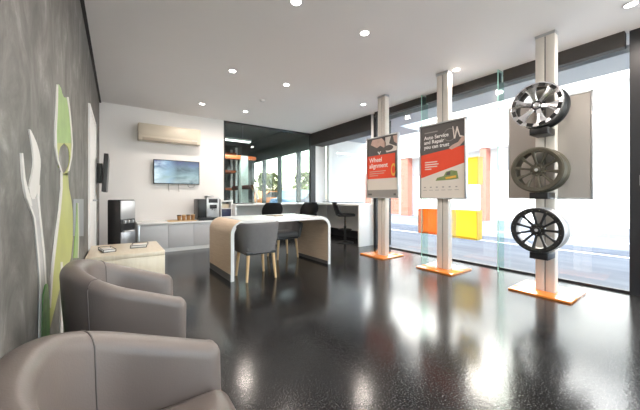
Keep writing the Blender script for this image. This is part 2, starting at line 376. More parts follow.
# ---------------------------------------------------------------- tub armchairs
def tub_profile(thick, zb, z1, taper, sc=1.0):
    """points (offset along the outward normal, height) round a shell section; sc < 1 shrinks it for the arm ends"""
    r = thick / 2 * sc; rz = min(.055, thick * .5) * (.4 + .6 * sc); top = z1 - (1 - sc) * .05; out = []
    for i in range(7):
        h = i / 6; z = zb + (top - rz - zb) * h; out.append((r, z))
    for i in range(1, 10):
        a = math.pi * i / 10; out.append((math.copysign(abs(math.cos(a)) ** .8, math.cos(a)) * r, top - rz + rz * math.sin(a)))
    for i in range(7):
        h = 1 - i / 6; z = zb + (top - rz - zb) * h; out.append((-r, z))
    q = []
    for o, z in out:
        h = (z - zb) / (z1 - zb); q.append((o - thick / 2 - taper * (1 - h) ** 1.3, z))
    return q
def tub(path, zb, zt, thick, taper=0.0):
    """shell swept along plan path [(x,y,nx,ny)]; zt(x, i) is the rim height, zb the bottom height"""
    mb = MB(); n = len(path); rings = []
    caps = [(.25, .97), (.55, .83), (.8, .6), (.94, .33)]
    seq = [(0, sc, p, -1) for sc, p in caps] + [(i, 1.0, 0.0, 0) for i in range(n)] + [(n - 1, sc, p, 1) for sc, p in caps[::-1]]
    for (i, sc, push, sg) in seq:
        x, y, nx, ny = path[i]
        a, b = path[max(i - 1, 0)], path[min(i + 1, n - 1)]; tx, ty = b[0] - a[0], b[1] - a[1]; L = math.hypot(tx, ty); tx /= L; ty /= L
        d = sg * push * thick * .5
        rings.append([mb.bm.verts.new((x + nx * o + tx * d, y + ny * o + ty * d, z)) for o, z in tub_profile(thick, zb, zt(x, i), taper, sc)])
    m = len(rings[0])
    for p, q in zip(rings, rings[1:]):
        for j in range(m): mb.bm.faces.new((p[j], p[(j + 1) % m], q[(j + 1) % m], q[j]))
    mb.bm.faces.new(rings[0][::-1]); mb.bm.faces.new(rings[-1])
    return mb
def u_path(hw, xb, xf, p=3.0, n=36):
    """U in plan, open towards +X: superellipse back, straight arms"""
    xs = xb + .30 * (xf - xb) + .12; pts = []
    ns = 8
    for i in range(ns): pts.append((xf + (xs - xf) * i / ns, hw))
    for i in range(n + 1):
        a = math.pi / 2 + math.pi * i / n; c, s_ = math.cos(a), math.sin(a)
        pts.append((xs + (xs - xb) * math.copysign(abs(c) ** (2 / p), c), hw * math.copysign(abs(s_) ** (2 / p), s_)))
    for i in range(1, ns + 1): pts.append((xs + (xf - xs) * i / ns, -hw))
    out = []
    for i, (x, y) in enumerate(pts):
        a, b = pts[max(i - 1, 0)], pts[min(i + 1, len(pts) - 1)]
        tx, ty = b[0] - a[0], b[1] - a[1]; L = math.hypot(tx, ty) or 1
        out.append((x, y, -ty / L, tx / L))
    # make normals point outward
    return [(x, y, nx, ny) if (nx * (x - 0.1) + ny * y) > 0 else (x, y, -nx, -ny) for (x, y, nx, ny) in out]
def tub_armchair(label, loc, rz=0.0):
    t = thing('tub_armchair', label, 'armchair', loc, rz, 'grey tub armchairs along the concrete wall')
    path = u_path(.275, -.222, .215, 2.3); th = .085; tp = .05
    zt = lambda x, i: .575 + .172 * max(0, min(1, (.235 - x) / .45))
    tub(path, .10, zt, th, tp).build('shell', 'chair_vinyl', t, 75)
    MB().box(-.15, .262, -.185, .185, .13, .47, .05, 5).build('seat_cushion', 'chair_vinyl', t, 60)
    for i in (14, 38):
        x, y, nx, ny = path[i]
        MB().tube([(x + nx * o, y + ny * o, z + .0004) for o, z in tub_profile(th, .10, zt(x, i), tp)], .0024, 6).build('seam', 'chair_seam', t)
    for sx in (-.13, .17):
        for sy in (-.17, .17): MB().cone((sx, sy, 0), (sx, sy, .13), .018, .022, 14).build('leg', 'steel', t)
    return t
tub_armchair('grey brown vinyl tub armchair nearest the camera, seat just showing', (.02, .735, 0))
tub_armchair('grey brown vinyl tub armchair behind the nearest one, beside the cream table', (.015, 1.71, 0), R(-1))

# ---------------------------------------------------------------- cream side table
tt = thing('side_table', 'cream laminate low table against the concrete wall beyond the armchairs', 'table', (.09, 4.02, 0))
MB().box(-.345, .345, -.43, .42, .40, .45, .006).build('tabletop', 'cream', tt)
MB().box(-.345, .345, -.43, -.39, 0, .40, .004).build('side_panel', 'cream', tt)
MB().box(-.345, .345, .38, .42, 0, .40, .004).build('side_panel', 'cream', tt)
MB().box(.30, .34, -.39, .38, 0.02, .40, .004).build('front_panel', 'cream', tt)
def wire_rack(label, loc, rz, w, l):
    t = thing('wire_rack', label, 'rack', loc, rz, 'small racks on the cream table')
    MB().tube([(-w, -l, .006), (w, -l, .006), (w, l, .006), (-w, l, .006)], .003, 6, True).tube([(-w, -l, .032), (w, -l, .032), (w, l, .032), (-w, l, .032)], .003, 6, True).build('rim', 'black', t)
    for sx in (-w, w):
        for sy in (-l, l): MB().cone((sx, sy, .004), (sx, sy, .032), .003, .003, 6).build('upright', 'black', t)
    MB().box(-w * .9, w * .9, -l * .9, l * .9, .002, .018, .001).build('leaflet_pile', 'paper', t)
wire_rack('small dark wire rack near the wall on the cream table', (-.09, 3.93, .45), R(12), .055, .13)
wire_rack('small wire rack near the outer end of the cream table', (.22, 4.05, .45), R(-8), .08, .12)

# ---------------------------------------------------------------- waterfall desk
dk = thing('desk', 'white topped waterfall desk with rounded oak ends in the middle of the floor', 'desk', (1.91, 3.96, 0), R(1.6))
def arch(half, top, rad, n=10):
    pts = [(-half, 0)]
    for i in range(n + 1):
        a = math.pi - math.pi / 2 * i / n; pts.append((-half + rad + rad * math.cos(a), top - rad + rad * math.sin(a)))
    for i in range(n + 1):
        a = math.pi / 2 - math.pi / 2 * i / n; pts.append((half - rad + rad * math.cos(a), top - rad + rad * math.sin(a)))
    pts.append((half, 0)); return pts
outer = arch(.785, .745, .17); mid = arch(.779, .739, .165); inner = arch(.743, .703, .133)
def arch_mb(o, i, y0, y1):
    return MB().strip(list(zip(o, i)), lambda a, b, t: (a, t, b), y0, y1)
arch_mb(outer, inner, -.45, -.437).build('front_edging', 'white_gloss', dk)
arch_mb(outer, inner, .437, .45).build('back_edging', 'white_gloss', dk)
arch_mb(outer, mid, -.437, .437).build('shell', 'oak', dk)
arch_mb(mid, inner, -.437, .437).build('lining', 'oak', dk)
MB().box(-.64, .64, -.449, .449, .7445, .747).build('white_top', 'desk_white', dk)
MB().box(-.787, -.736, -.436, .436, 0, .085).build('kick_plate', 'poster_dark', dk); MB().box(.736, .787, -.436, .436, 0, .05).build('kick_plate', 'poster_dark', dk)
MB().box(.25, .62, .02, .40, .663, .703, .004).build('cable_tray', 'black_matt', dk)
def desk_chair(label, loc, rz):
    t = thing('desk_chair', label, 'chair', loc, rz, 'grey tub chairs at the desk')
    path = u_path(.285, -.265, .2, 2.7)
    zt = lambda x, i: .60 + .125 * max(0, min(1, (.12 - x) / .26)) ** .8
    tub(path, .345, zt, .05, .055).build('shell', 'grey_fabric', t, 75)
    MB().box(-.19, .22, -.2, .2, .36, .45, .035, 4).build('seat', 'grey_fabric', t, 60)
    MB().box(-.2, .2, -.2, .2, .325, .362, .012).build('seat_frame', 'black_matt', t)
    for sx in (-1, 1):
        for sy in (-1, 1): MB().cone((sx * .19, sy * .195, 0), (sx * .165, sy * .165, .345), .015, .022, 16).build('leg', 'oak_leg', t)
    return t
desk_chair('grey tub chair on golden oak legs, back turned, on the near side of the desk', (1.485, 3.55, 0), R(90))
desk_chair('grey tub chair on oak legs tucked under the far side of the desk', (2.36, 4.45, 0), R(-90))
mg = thing('magazine', 'open magazine lying on the white desk top', 'magazine', (2.1, 4.1, .747), R(15))
MB().box(-.16, 0, -.11, .11, 0, .012, .002).build('left_page', 'tan_paper', mg); MB().box(0, .16, -.11, .11, 0, .008, .002).build('right_page', 'paper', mg)
MB().box(.03, .13, -.08, .06, .008, .0095).build('printed_picture', 'tan_paper', mg)

# ---------------------------------------------------------------- display stands
def display_stand(label, y, yb):
    t = thing('display_stand', label, 'display stand', (3.86, y, 0), 0, 'floor to ceiling display stands by the glass')
    o = (3.86, y, 0)
    MB(o).box(3.60, 4.13, yb - .275, yb + .275, 0, .022, .003).build('base_plate', 'orange', t)
    MB(o).box(3.79, 3.89, y - .087, y - .006, .022, ZC - .03, .004).box(3.79, 3.89, y + .006, y + .087, .022, ZC - .03, .004).build('post', 'alu', t)
    MB(o).box(3.80, 3.88, y - .007, y + .007, .022, ZC - .035).build('groove', 'groove', t)
    MB(o).box(3.785, 3.895, y - .09, y + .09, ZC - .032, ZC - .001, .003).build('top_cap', 'alu_frame', t)
    return t
s1 = display_stand('orange based aluminium stand holding the wheel alignment poster', 3.475, 3.54)
s2 = display_stand('orange based aluminium stand holding the diagonal red banded poster', 2.32, 2.35)
s3 = display_stand('orange based aluminium stand carrying three alloy wheels', 1.12, 1.13)

def poster(label, y0, y1, z0, z1):
    o = (3.79, (y0 + y1) / 2, z0); t = thing('poster_frame', label, 'poster', o, 0, 'framed posters on stands')
    X1, X0 = 3.789, 3.735; b = .02
    fr = MB(o)
    fr.box(X0, X1, y0, y0 + b, z0, z1, .003).box(X0, X1, y1 - b, y1, z0, z1, .003).box(X0, X1, y0 + b, y1 - b, z0, z0 + b, .003).box(X0, X1, y0 + b, y1 - b, z1 - b, z1, .003)
    fr.build('frame', 'alu_frame', t)
    MB(o).box(X0 + .02, X1 - .004, y0 + b, y1 - b, z0 + b, z1 - b).build('backing_board', 'poster_grey', t)
    W, Hh = (y1 - y0 - 2 * b), (z1 - z0 - 2 * b)
    def fn(s, tt, k): return Vector((X0 + .02 - k, y1 - b - s * W, z1 - b - tt * Hh))
    sheet = MB(o).prism([(0, 0), (1, 0), (1, 1), (0, 1)], fn, 0, .001).build('poster_sheet', 'poster_beige', t)
    def patch(name, m, pts, k):
        return MB(o).prism(pts, fn, .0008, .001 + .0006 * k).build(name, m, sheet)
    def words(name, body, s, tt, size, k=3, m='text', track=1.0):
        cu = bpy.data.curves.new(name, 'FONT'); cu.body = body; cu.size = size; cu.extrude = .0004; cu.offset = .0012; cu.materials.append(M[m]); cu.space_line = .92; cu.space_character = track
        tmp = bpy.data.objects.new(name, cu); C.objects.link(tmp)
        dg = bpy.context.evaluated_depsgraph_get(); me = bpy.data.meshes.new_from_object(tmp.evaluated_get(dg)); bpy.data.objects.remove(tmp)
        ob = bpy.data.objects.new(name, me); C.objects.link(ob); ob.parent = sheet
        p = fn(s, tt, .001 + .0006 * k) - Vector(o)
        ob.matrix_local = Matrix(((0, 0, -1, p.x), (-1, 0, 0, p.y), (0, 1, 0, p.z), (0, 0, 0, 1)))
        return ob
    return t, patch, words
def bars(n, s0, t0, dt, lens, h):
    return [[(s0, t0 + i * dt), (s0 + lens[i], t0 + i * dt), (s0 + lens[i], t0 + i * dt + h), (s0, t0 + i * dt + h)] for i in range(n)]
def multi(patchfn, name, m, polys, k):
    for p in polys: patchfn(name, m, p, k)
def ell(cs, ct, rs, rt, n=20, a0=0, a1=2 * math.pi):
    return [(cs + rs * math.cos(a0 + (a1 - a0) * i / n), ct + rt * math.sin(a0 + (a1 - a0) * i / n)) for i in range(n if a1 - a0 > 6.2 else n + 1)]
# farther poster: wheel alignment
t, P, W = poster('framed red poster reading Wheel alignment on the farther stand', 3.07, 3.80, 1.02, 2.105)
P('photo_panel', 'poster_dark', [(0, 0), (1, 0), (1, .3), (0, .3)], 1)
P('hand_picture', 'poster_pink', [(.18, .02), (.5, .02), (.66, .12), (.62, .2), (.45, .14), (.34, .17), (.12, .1)], 2)
P('hand_picture', 'poster_pale', [(.62, .02), (.8, .02), (.74, .13), (.98, .2), (.97, .26), (.66, .27), (.6, .2)], 2)
P('tool_picture', 'poster_dark', ell(.72, .2, .15, .045), 3)
P('cuff_picture', 'poster_pink', [(.86, 0.02), (1, .02), (1, .16), (.9, .12)], 3)
P('red_panel', 'red', [(0, .295), (1, .295), (1, .69), (0, .69)], 2)
P('tyre_picture', 'poster_dark', [(.93, .28), (1, .26), (1, .7), (.93, .68)], 3)
P('coil_picture', 'poster_amber', ell(.88, .56, .08, .1), 3); P('coil_picture', 'red', ell(.88, .56, .05, .065), 4)
P('emblem', 'text', [(.36, .235), (.39, .235), (.42, .265), (.45, .235), (.48, .235), (.42, .29)], 4)
W('heading', 'Wheel\nalignment', .07, .405, .112)
multi(P, 'small_print', 'poster_pink', bars(3, .08, .56, .035, (.55, .5, .3), .012), 3)
P('bottom_strip', 'poster_grey', [(0, .88), (1, .88), (1, 1), (0, 1)], 2)
P('corner_mark', 'poster_dark', [(.03, .94), (.16, .94), (.16, .97), (.03, .97)], 3); P('corner_mark', 'poster_dark', [(.88, .94), (.95, .94), (.95, .97), (.88, .97)], 3)
# nearer poster: car service
t, P, W = poster('framed grey and beige poster with a diagonal red band on the middle stand', 1.955, 2.665, 1.015, 2.105)
P('photo_panel', 'poster_dark', [(0, 0), (1, 0), (1, .4), (0, .46)], 1)
P('red_band', 'red', [(0, .40), (1, .335), (1, .555), (0, .725)], 2)
multi(P, 'small_heading', 'poster_grey', bars(1, .09, .085, .03, (.32,), .014), 3)
W('heading', 'Auto Service\nand Repair\nyou can trust', .08, .185, .074)
multi(P, 'small_print', 'poster_pale', bars(4, .1, .50, .032, (.3, .33, .3, .16), .014), 3)
ring = [(a, b) for a, b in zip(ell(.7, .17, .13, .085, 24), ell(.7, .17, .122, .079, 24))]
MBk = P('wheel_drawing', 'poster_grey', ell(.68, .17, .13, .085), 2); P('wheel_drawing', 'poster_dark', ell(.68, .17, .12, .078), 3)
P('spanner_picture', 'poster_pale', [(.74, .07), (.76, .07), (.79, .2), (.83, .08), (.85, .08), (.9, .2), (.98, .22), (.97, .235), (.89, .22), (.84, .13), (.8, .235), (.77, .23)], 4)
P('hand_picture', 'poster_pink', [(.66, .345), (.74, .31), (.86, .285), (.94, .22), (1, .22), (1, .27), (.9, .33), (.72, .37)], 4)
P('car_picture', 'poster_green', [(.36, .77), (.4, .73), (.55, .71), (.6, .655), (.72, .64), (.84, .655), (.86, .72), (.87, .755), (.72, .765)], 3)
P('car_picture', 'poster_amber', [(.58, .73), (.82, .71), (.82, .74), (.6, .755)], 4); P('car_picture', 'poster_dark', [(.62, .665), (.7, .655), (.69, .7), (.6, .705)], 4)
multi(P, 'small_icon', 'poster_grey', [[(.08 + i * .145, .85), (.12 + i * .145, .85), (.12 + i * .145, .865), (.08 + i * .145, .865)] for i in range(6)], 3)
multi(P, 'small_print', 'poster_grey', [[(.06 + i * .145, .895), (.15 + i * .145, .895), (.15 + i * .145, .901), (.06 + i * .145, .901)] for i in range(6)], 3)
# blank back of the sign behind the wheels
o = (3.92, 1.137, 1.03); t = thing('poster_frame', 'blank beige back of a sign panel behind the three wheels', 'sign panel', o, 0, 'framed posters on stands')
MB(o).box(3.895, 3.94, .765, 1.51, 1.03, 2.115, .004).build('backing_board', 'backing', t)
fr = MB(o)
for a in ((.757, .775), (1.5, 1.518)): fr.box(3.893, 3.945, a[0], a[1], 1.022, 2.123, .003)
for a in ((1.022, 1.04), (2.105, 2.123)): fr.box(3.893, 3.945, .757, 1.518, a[0], a[1], .003)
fr.build('frame', 'alu_frame', t)

# ---------------------------------------------------------------- alloy wheels
def wheel(label, z, face, lip, barrel, ns, sw, kind):
    t = thing('alloy_wheel', label, 'wheel', (3.55, 1.125, z), 0, 'alloy wheels on the stand')
    t.rotation_euler = (0, R(-90), 0)      # local +Z looks into the room
    Rr = .234
    MB().lathe([(Rr - .012, -.2), (Rr, -.2), (Rr, -.185), (Rr - .02, -.175), (Rr - .03, -.13), (Rr - .03, -.06), (Rr - .014, -.02), (Rr, -.014), (Rr, 0), (Rr - .01, .003), (Rr - .02, -.004),
                (Rr - .026, -.02), (Rr - .04, -.06), (Rr - .04, -.13), (Rr - .03, -.18), (Rr - .012, -.19)], 64, True).build('rim_barrel', barrel, t, 30)
    MB().lathe([(Rr - .001, .002), (Rr - .014, .007), (Rr - .045, .002), (Rr - .05, -.012), (Rr - .03, -.014), (Rr - .004, -.004)], 64, True).build('rim_lip', lip, t, 30)
    sp = MB()
    for k in range(ns):
        a = 2 * math.pi * (k + .25) / ns; ca, sa = math.cos(a), math.sin(a)
        def fn(r, w, h): return Vector((r * ca - w * sa, r * sa + w * ca, h))
        if kind == 'wide': rows = [(.045, .023, -.02), (.09, .024, -.012), (.13, .03, -.006), (.165, .042, -.002), (.192, .06, .0)]
        else: rows = [(.045, .0125, -.04), (.10, .0105, -.028), (.15, sw, -.012), (.19, sw + .005, -.006)]
        prev = None
        for (r, w, h) in rows:
            cur = [sp.bm.verts.new(fn(r, x, h + y)) for x, y in ((-w, -.014), (w, -.014), (w, .0), (w * .6, .006), (-w * .6, .006), (-w, .0))]
            if prev:
                for j in range(6): sp.bm.faces.new((prev[j], prev[(j + 1) % 6], cur[(j + 1) % 6], cur[j]))
            else: sp.bm.faces.new(cur[::-1])
            prev = cur
        sp.bm.faces.new(prev)
    sp.build('spokes', face, t, 25)
    MB().lathe([(.068, -.07), (.068, -.04), (.06, -.03), (.001, -.028)], 32).build('hub', face if kind != 'wide' else 'black_matt', t)
    cap = MB().lathe([(.033, -.03), (.033, -.012), (.027, -.006), (.001, -.004)], 28).build('centre_cap', 'chrome' if kind == 'wide' else lip, t)
    MB().lathe([(.016, -.005), (.016, -.003), (.001, -.003)], 20).build('cap_badge', 'silver', cap)
    for k in range(6):
        a = 2 * math.pi * k / 6; MB().cone((.05 * math.cos(a), .05 * math.sin(a), -.032), (.05 * math.cos(a), .05 * math.sin(a), -.022), .006, .005, 6).build('wheel_nut', 'chrome', t)
    nb = 12 if kind == 'wide' else 20
    for k in range(nb):
        a = 2 * math.pi * (k + .5) / nb; r = Rr - .026
        if kind == 'wide':
            def g(x, y, h): return Vector(((r + x) * math.cos(a + y), (r + x) * math.sin(a + y), h))
            MB().prism([(-.018, -.15), (.014, -.13), (.014, .13), (-.018, .15)], g, .002, .009).build('lip_insert', 'black_matt', t)
        else:
            MB().cone((r * math.cos(a), r * math.sin(a), .003), (r * math.cos(a), r * math.sin(a), .009), .005, .004, 8).build('rivet', 'chrome' if kind == 'rivets' else lip, t)
    return t
wheel('chrome and black six spoke alloy wheel, topmost on the stand', 2.0, 'chrome', 'chrome', 'black_matt', 6, 0, 'wide')
wheel('dull bronze ten spoke alloy wheel, middle one on the stand', 1.328, 'bronze', 'bronze', 'bronze', 10, .014, 'plain')
wheel('glossy black ten spoke alloy wheel with bright rivets, lowest on the stand', .70, 'black_matt', 'black_matt', 'silver', 11, .011, 'rivets')
for z in (2.0, 1.328, .70):
    o = (3.86, 1.12, 0); zb = z - .234
    MB(o).box(3.57, 3.79, 1.03, 1.19, zb - .07, zb - .001, .004).build('wheel_bracket', 'black_matt', s3)

# ---------------------------------------------------------------- bench, appliances, wall units
xs = [.34, .79, 1.24, 1.69, 2.06]
nm = ['at the left end beside the water cooler', 'second from the water cooler, under the television', 'third from the water cooler, under the coffee machine', 'at the desk end, partly behind the desk']
for i in range(4):
    t = thing('base_cabinet', 'low pale grey base cabinet ' + nm[i], 'cabinet', ((xs[i] + xs[i + 1]) / 2, 6.4, 0), 0, 'low base cabinets along the white wall'); o = t.location.copy()
    MB(o).box(xs[i], xs[i + 1], 6.09, 6.735, .07, .525).build('body', 'grey_door', t)
    d = MB(o).box(xs[i] + .003, xs[i + 1] - .003, 6.07, 6.09, .075, .515, .003).build('door', 'grey_door', t)
    MB(o).box(xs[i] + .1, xs[i] + .3, 6.062, 6.072, .49, .505, .002).build('handle', 'silver', d)
    MB(o).box(xs[i], xs[i + 1], 6.08, 6.12, 0, .07).build('plinth', 'white_gloss', t)
t = MB((1.2, 6.4, .525)).box(.30, 2.065, 6.05, 6.738, .525, .56, .004).build('bench_top', 'white_gloss'); tag(t, 'long pale bench top over the low cabinets', 'worktop')
t = MB((.31, 6.4, 0)).box(.302, .338, 6.06, 6.735, 0, .524, .002).build('end_panel', 'steel'); tag(t, 'narrow grey end panel of the bench beside the water cooler', 'panel')
# coffee machine
o = (1.56, 6.3, .56); t = thing('coffee_machine', 'black and silver coffee machine on the white bench', 'coffee machine', o)
MB().box(-.225, .235, -.14, .25, .01, .44, .02).build('housing', 'black', t)
MB().box(-.06, .2, -.165, -.14, .06, .47, .012).build('front_panel', 'silver', t)
MB().box(-.02, .16, -.172, -.165, .36, .44, .003).build('display', 'black', t)
sp = MB().box(.0, .14, -.2, -.16, .24, .32, .008).build('spout_block', 'black', t); [MB().cone((x, -.185, .24), (x, -.185, .2), .012, .008).build('nozzle', 'chrome', sp) for x in (.045, .095)]
MB().box(-.22, .22, -.2, -.14, 0, .06, .008).build('drip_tray', 'black', t)
MB().lathe([(.09, .44), (.1, .5), (.085, .51), (.001, .515)], 24, c=(.05, .05, 0)).build('bean_hopper', 'silver', t)
# white framed display box
o = (1.93, 6.36, .56); t = thing('display_case', 'white framed box with a navy panel at the bench end', 'display case', o)
fr = MB()
for a in ((-.125, -.1), (.1, .125)): fr.box(a[0], a[1], -.15, .2, 0, .4, .004)
fr.box(-.1, .1, -.15, .2, .375, .4, .004); fr.box(-.1, .1, -.15, .2, 0, .03, .004); fr.box(-.1, .1, -.15, .2, .22, .24, .002); fr.build('casing', 'white_gloss', t)
MB().box(-.1, .1, .17, .19, .03, .375).build('back_panel', 'paper', t)
MB().box(-.1, .1, -.14, -.125, .03, .22, .002).build('navy_panel', 'navy', t)
MB().box(-.08, .08, -.05, .1, .24, .33, .004).build('packet', 'cream', t)
# tray and cups
o = (1.08, 6.2, .56); tag(MB(o).box(.8, 1.3, 6.09, 6.31, .56, .572, .003).box(.8, 1.3, 6.09, 6.1, .572, .585).box(.8, 1.3, 6.3, 6.31, .572, .585).build('serving_tray', 'tray'), 'light wooden tray on the bench under the television', 'tray')
for k in range(4):
    x = 1.0 + k * .084
    t = thing('cup', 'brown paper cup, %s in the row on the wooden tray' % ('first from the left', 'second from the left', 'third from the left', 'last and nearest the coffee machine')[k], 'cup', (x, 6.21, .572), 0, 'brown cups on the tray')
    MB().lathe([(.028, 0), (.038, .1), (.036, .1), (.027, .004), (.001, .004)], 20).build('cup_body', 'amber', t)
    MB().lathe([(.039, .1), (.041, .104), (.037, .115), (.001, .116)], 20).build('lid', 'tray' if k % 2 else 'black', t)
# television on the white wall
o = (1.04, 6.70, 1.31); t = thing('television', 'flat television showing a blue picture on the white wall', 'television', o)
MB().box(-.44, .44, -.035, .0, 0, .5, .006).build('casing', 'black', t)
MB().box(-.425, .425, -.037, -.035, .016, .486).build('screen', 'screen', t)
MB().box(-.15, .15, 0, .038, .1, .4).build('wall_mount', 'black', t)
for k, (x, ln) in enumerate(((-.1, .15), (.09, .16), (.27, .07))):
    c = [(x, 6.72, 1.33), (x, 6.725, 1.33 - ln * .5), (x + .01, 6.73, 1.31 - ln)] if k < 2 else [(x, 6.72, 1.33), (x + .01, 6.725, 1.27), (x + .06, 6.728, 1.235), (x + .13, 6.728, 1.26), (x + .14, 6.72, 1.33)]
    c = [(a + .98, b, cc) for a, b, cc in c]
    tag(MB(c[0]).tube(c, .005, 6).build('hanging_cable', 'poster_grey'), 'thin cable hanging below the television, %s' % ('nearest the concrete wall', 'in the middle', 'the looped one')[k], 'cable', 'cables below the television')
# air conditioner
o = (.9, 6.62, 2.15); t = thing('air_conditioner', 'ivory split system air conditioner high on the white wall', 'air conditioner', o)
MB().box(-.57, .57, -.12, .12, .0, .33, .02, 3).build('body', 'ac', t)
MB().box(-.53, .53, -.126, -.118, .1, .3, .004).build('front_cover', 'ac', t)
MB().box(-.5, .5, -.128, -.05, -.004, .06, .01).build('air_flap', 'ac_dark', t)
MB().box(.4, .5, -.124, -.118, .07, .085).build('indicator', 'silver', t)
# second television, side-on on the concrete wall
o = (-.27, 5.65, 1.12); t = thing('television', 'black television seen edge-on, mounted on the concrete wall', 'television', o, 0)
tv = MB().box(-.03, .025, -.45, .45, 0, .56, .008).build('casing', 'black', t); tv.location = (.115, 0, 0); tv.rotation_euler = (0, R(3), 0)
sc = MB().box(.025, .027, -.435, .435, .015, .545).build('screen', 'black_matt', t); sc.location = (.115, 0, 0); sc.rotation_euler = (0, R(3), 0)
MB().box(.003, .02, -.12, .12, .12, .46).box(.02, .085, -.1, .1, .14, .44).build('wall_bracket', 'black', t)
# water cooler
t = thing('water_cooler', 'black and silver floor standing water cooler in the corner', 'water cooler', (.05, 5.50, 0))
t.rotation_euler = (0, 0, R(43))
MB().box(-.135, .135, -.13, .11, .02, 1.0, .015).build('body', 'black', t)
MB().box(-.13, .13, -.142, -.128, .70, .985, .006).build('upper_panel', 'silver', t)
MB().box(-.13, .13, -.136, -.128, .50, .70, .004).build('dispenser_recess', 'black', t)
MB().box(-.13, .13, -.142, -.128, .04, .50, .006).build('lower_panel', 'steel', t)
MB().box(-.1, .1, -.175, -.13, .5, .52, .004).build('drip_tray', 'silver', t)
for x in (-.07, .0, .07): MB().box(x - .014, x + .014, -.165, -.13, .635, .68, .005).build('tap', 'silver', t)
MB().box(-.12, .12, -.11, .1, 0, .025).build('foot', 'black', t)

# ---------------------------------------------------------------- counter with stools
o = (3.6, 6.2, 0); t = thing('service_counter', 'white l-shaped counter under the windows', 'counter', o)
MB(o).box(2.07, 4.86, 6.05, 6.735, .85, .885, .004).box(4.12, 4.86, 4.40, 6.05, .85, .885, .004).build('counter_top', 'white_gloss', t)
MB(o).box(2.07, 2.11, 6.07, 6.735, 0, .85, .003).build('end_panel', 'white_gloss', t)
MB(o).box(4.10, 4.52, 4.37, 4.41, 0, .885, .003).build('end_panel', 'white_gloss', t)
MB(o).box(2.11, 4.86, 6.5, 6.53, .24, .85).build('modesty_panel', 'white_gloss', t)
MB(o).box(2.11, 4.86, 6.5, 6.53, 0, .24).build('kick_plate', 'black_matt', t)
def bar_stool(label, loc, rz):
    t = thing('bar_stool', label, 'stool', loc, rz, 'black swivel stools at the counter')
    MB().lathe([(.2, 0), (.2, .012), (.06, .03), (.03, .05), (.001, .05)], 32).build('base', 'black_matt', t)
    MB().cone((0, 0, .04), (0, 0, .38), .028, .028, 18).build('post', 'black_matt', t); MB().cone((0, 0, .38), (0, 0, .6), .018, .018, 16).build('gas_lift', 'black', t)
    MB().tube([(.15 * math.cos(a / 10 * math.pi), .15 * math.sin(a / 10 * math.pi), .3) for a in range(20)], .009, 8, True).tube([(0, 0, .3), (.15, 0, .3)], .008, 8).build('foot_ring', 'black', t)
    MB().box(-.19, .21, -.2, .2, .6, .665, .03, 3).build('seat', 'black', t, 60)
    bk = MB(); rows = []
    for i in range(9):
        h = i / 8; z = .63 + .29 * h; w = .2 + .03 * math.sin(h * math.pi) - .05 * h ** 3; x = -.18 - .09 * h
        rows.append([(x + .09 * (abs(s) ** 2.2) * (1 - .4 * h), s * w, z) for s in [k / 6 - 1 for k in range(13)]])
    f = [[bk.bm.verts.new(p) for p in r] for r in rows]; g = [[bk.bm.verts.new((p[0] - .03, p[1], p[2])) for p in r] for r in rows]
    n, m = 9, 13
    for i in range(n - 1):
        for j in range(m - 1):
            bk.bm.faces.new((f[i][j], f[i][j + 1], f[i + 1][j + 1], f[i + 1][j])); bk.bm.faces.new((g[i][j], g[i + 1][j], g[i + 1][j + 1], g[i][j + 1]))
        for j in (0, m - 1): bk.bm.faces.new((f[i][j], f[i + 1][j], g[i + 1][j], g[i][j]))
    for i in (0, n - 1):
        for j in range(m - 1): bk.bm.faces.new((f[i][j], g[i][j], g[i][j + 1], f[i][j + 1]))
    bk.build('backrest', 'black', t, 50)
    MB().box(-.02, .06, .19, .2, .58, .6).cone((0, .02, .585), (.04, .17, .585), .007, .007, 8).build('lever', 'black', t)
    return t
bar_stool('black swivel stool before the workshop window, left of the pair seen from behind', (2.74, 5.74, 0), R(80))
bar_stool('black swivel stool at the counter corner beside the window post', (3.62, 5.66, 0), R(84))
bar_stool('black swivel stool seen side-on at the right window counter', (4.25, 5.0, 0), R(-30))
# things on the counter
t = thing('monitor', 'thin white monitor seen nearly edge-on on the counter', 'monitor', (2.72, 6.38, .885), R(62))
MB().box(-.1, .1, -.07, .07, 0, .012, .003).build('base', 'white_gloss', t); MB().box(-.02, .02, .02, .035, .01, .22, .003).build('stand', 'silver', t)
s = MB().box(-.25, .25, -.012, .012, 0, .34, .004).build('casing', 'white_gloss', t); s.location = (0, 0, .1); s.rotation_euler = (R(-12), 0, 0)
s = MB().box(-.24, .24, -.014, -.012, .02, .33).build('screen', 'black_matt', t); s.location = (0, 0, .1); s.rotation_euler = (R(-12), 0, 0)
t = thing('keyboard', 'black keyboard lying on the counter before the workshop window', 'keyboard', (2.34, 6.28, .885), R(4))
MB().box(-.2, .2, -.07, .07, 0, .018, .004).build('case', 'black', t); MB().box(-.19, .19, -.06, .06, .018, .022).build('keys', 'poster_dark', t)
t = thing('paper_cup', 'small white cup at the end of the counter by the white wall', 'cup', (2.13, 6.5, .885))
MB().lathe([(.03, 0), (.04, .09), (.038, .09), (.028, .005), (.001, .005)], 20).build('cup_body', 'paper', t)

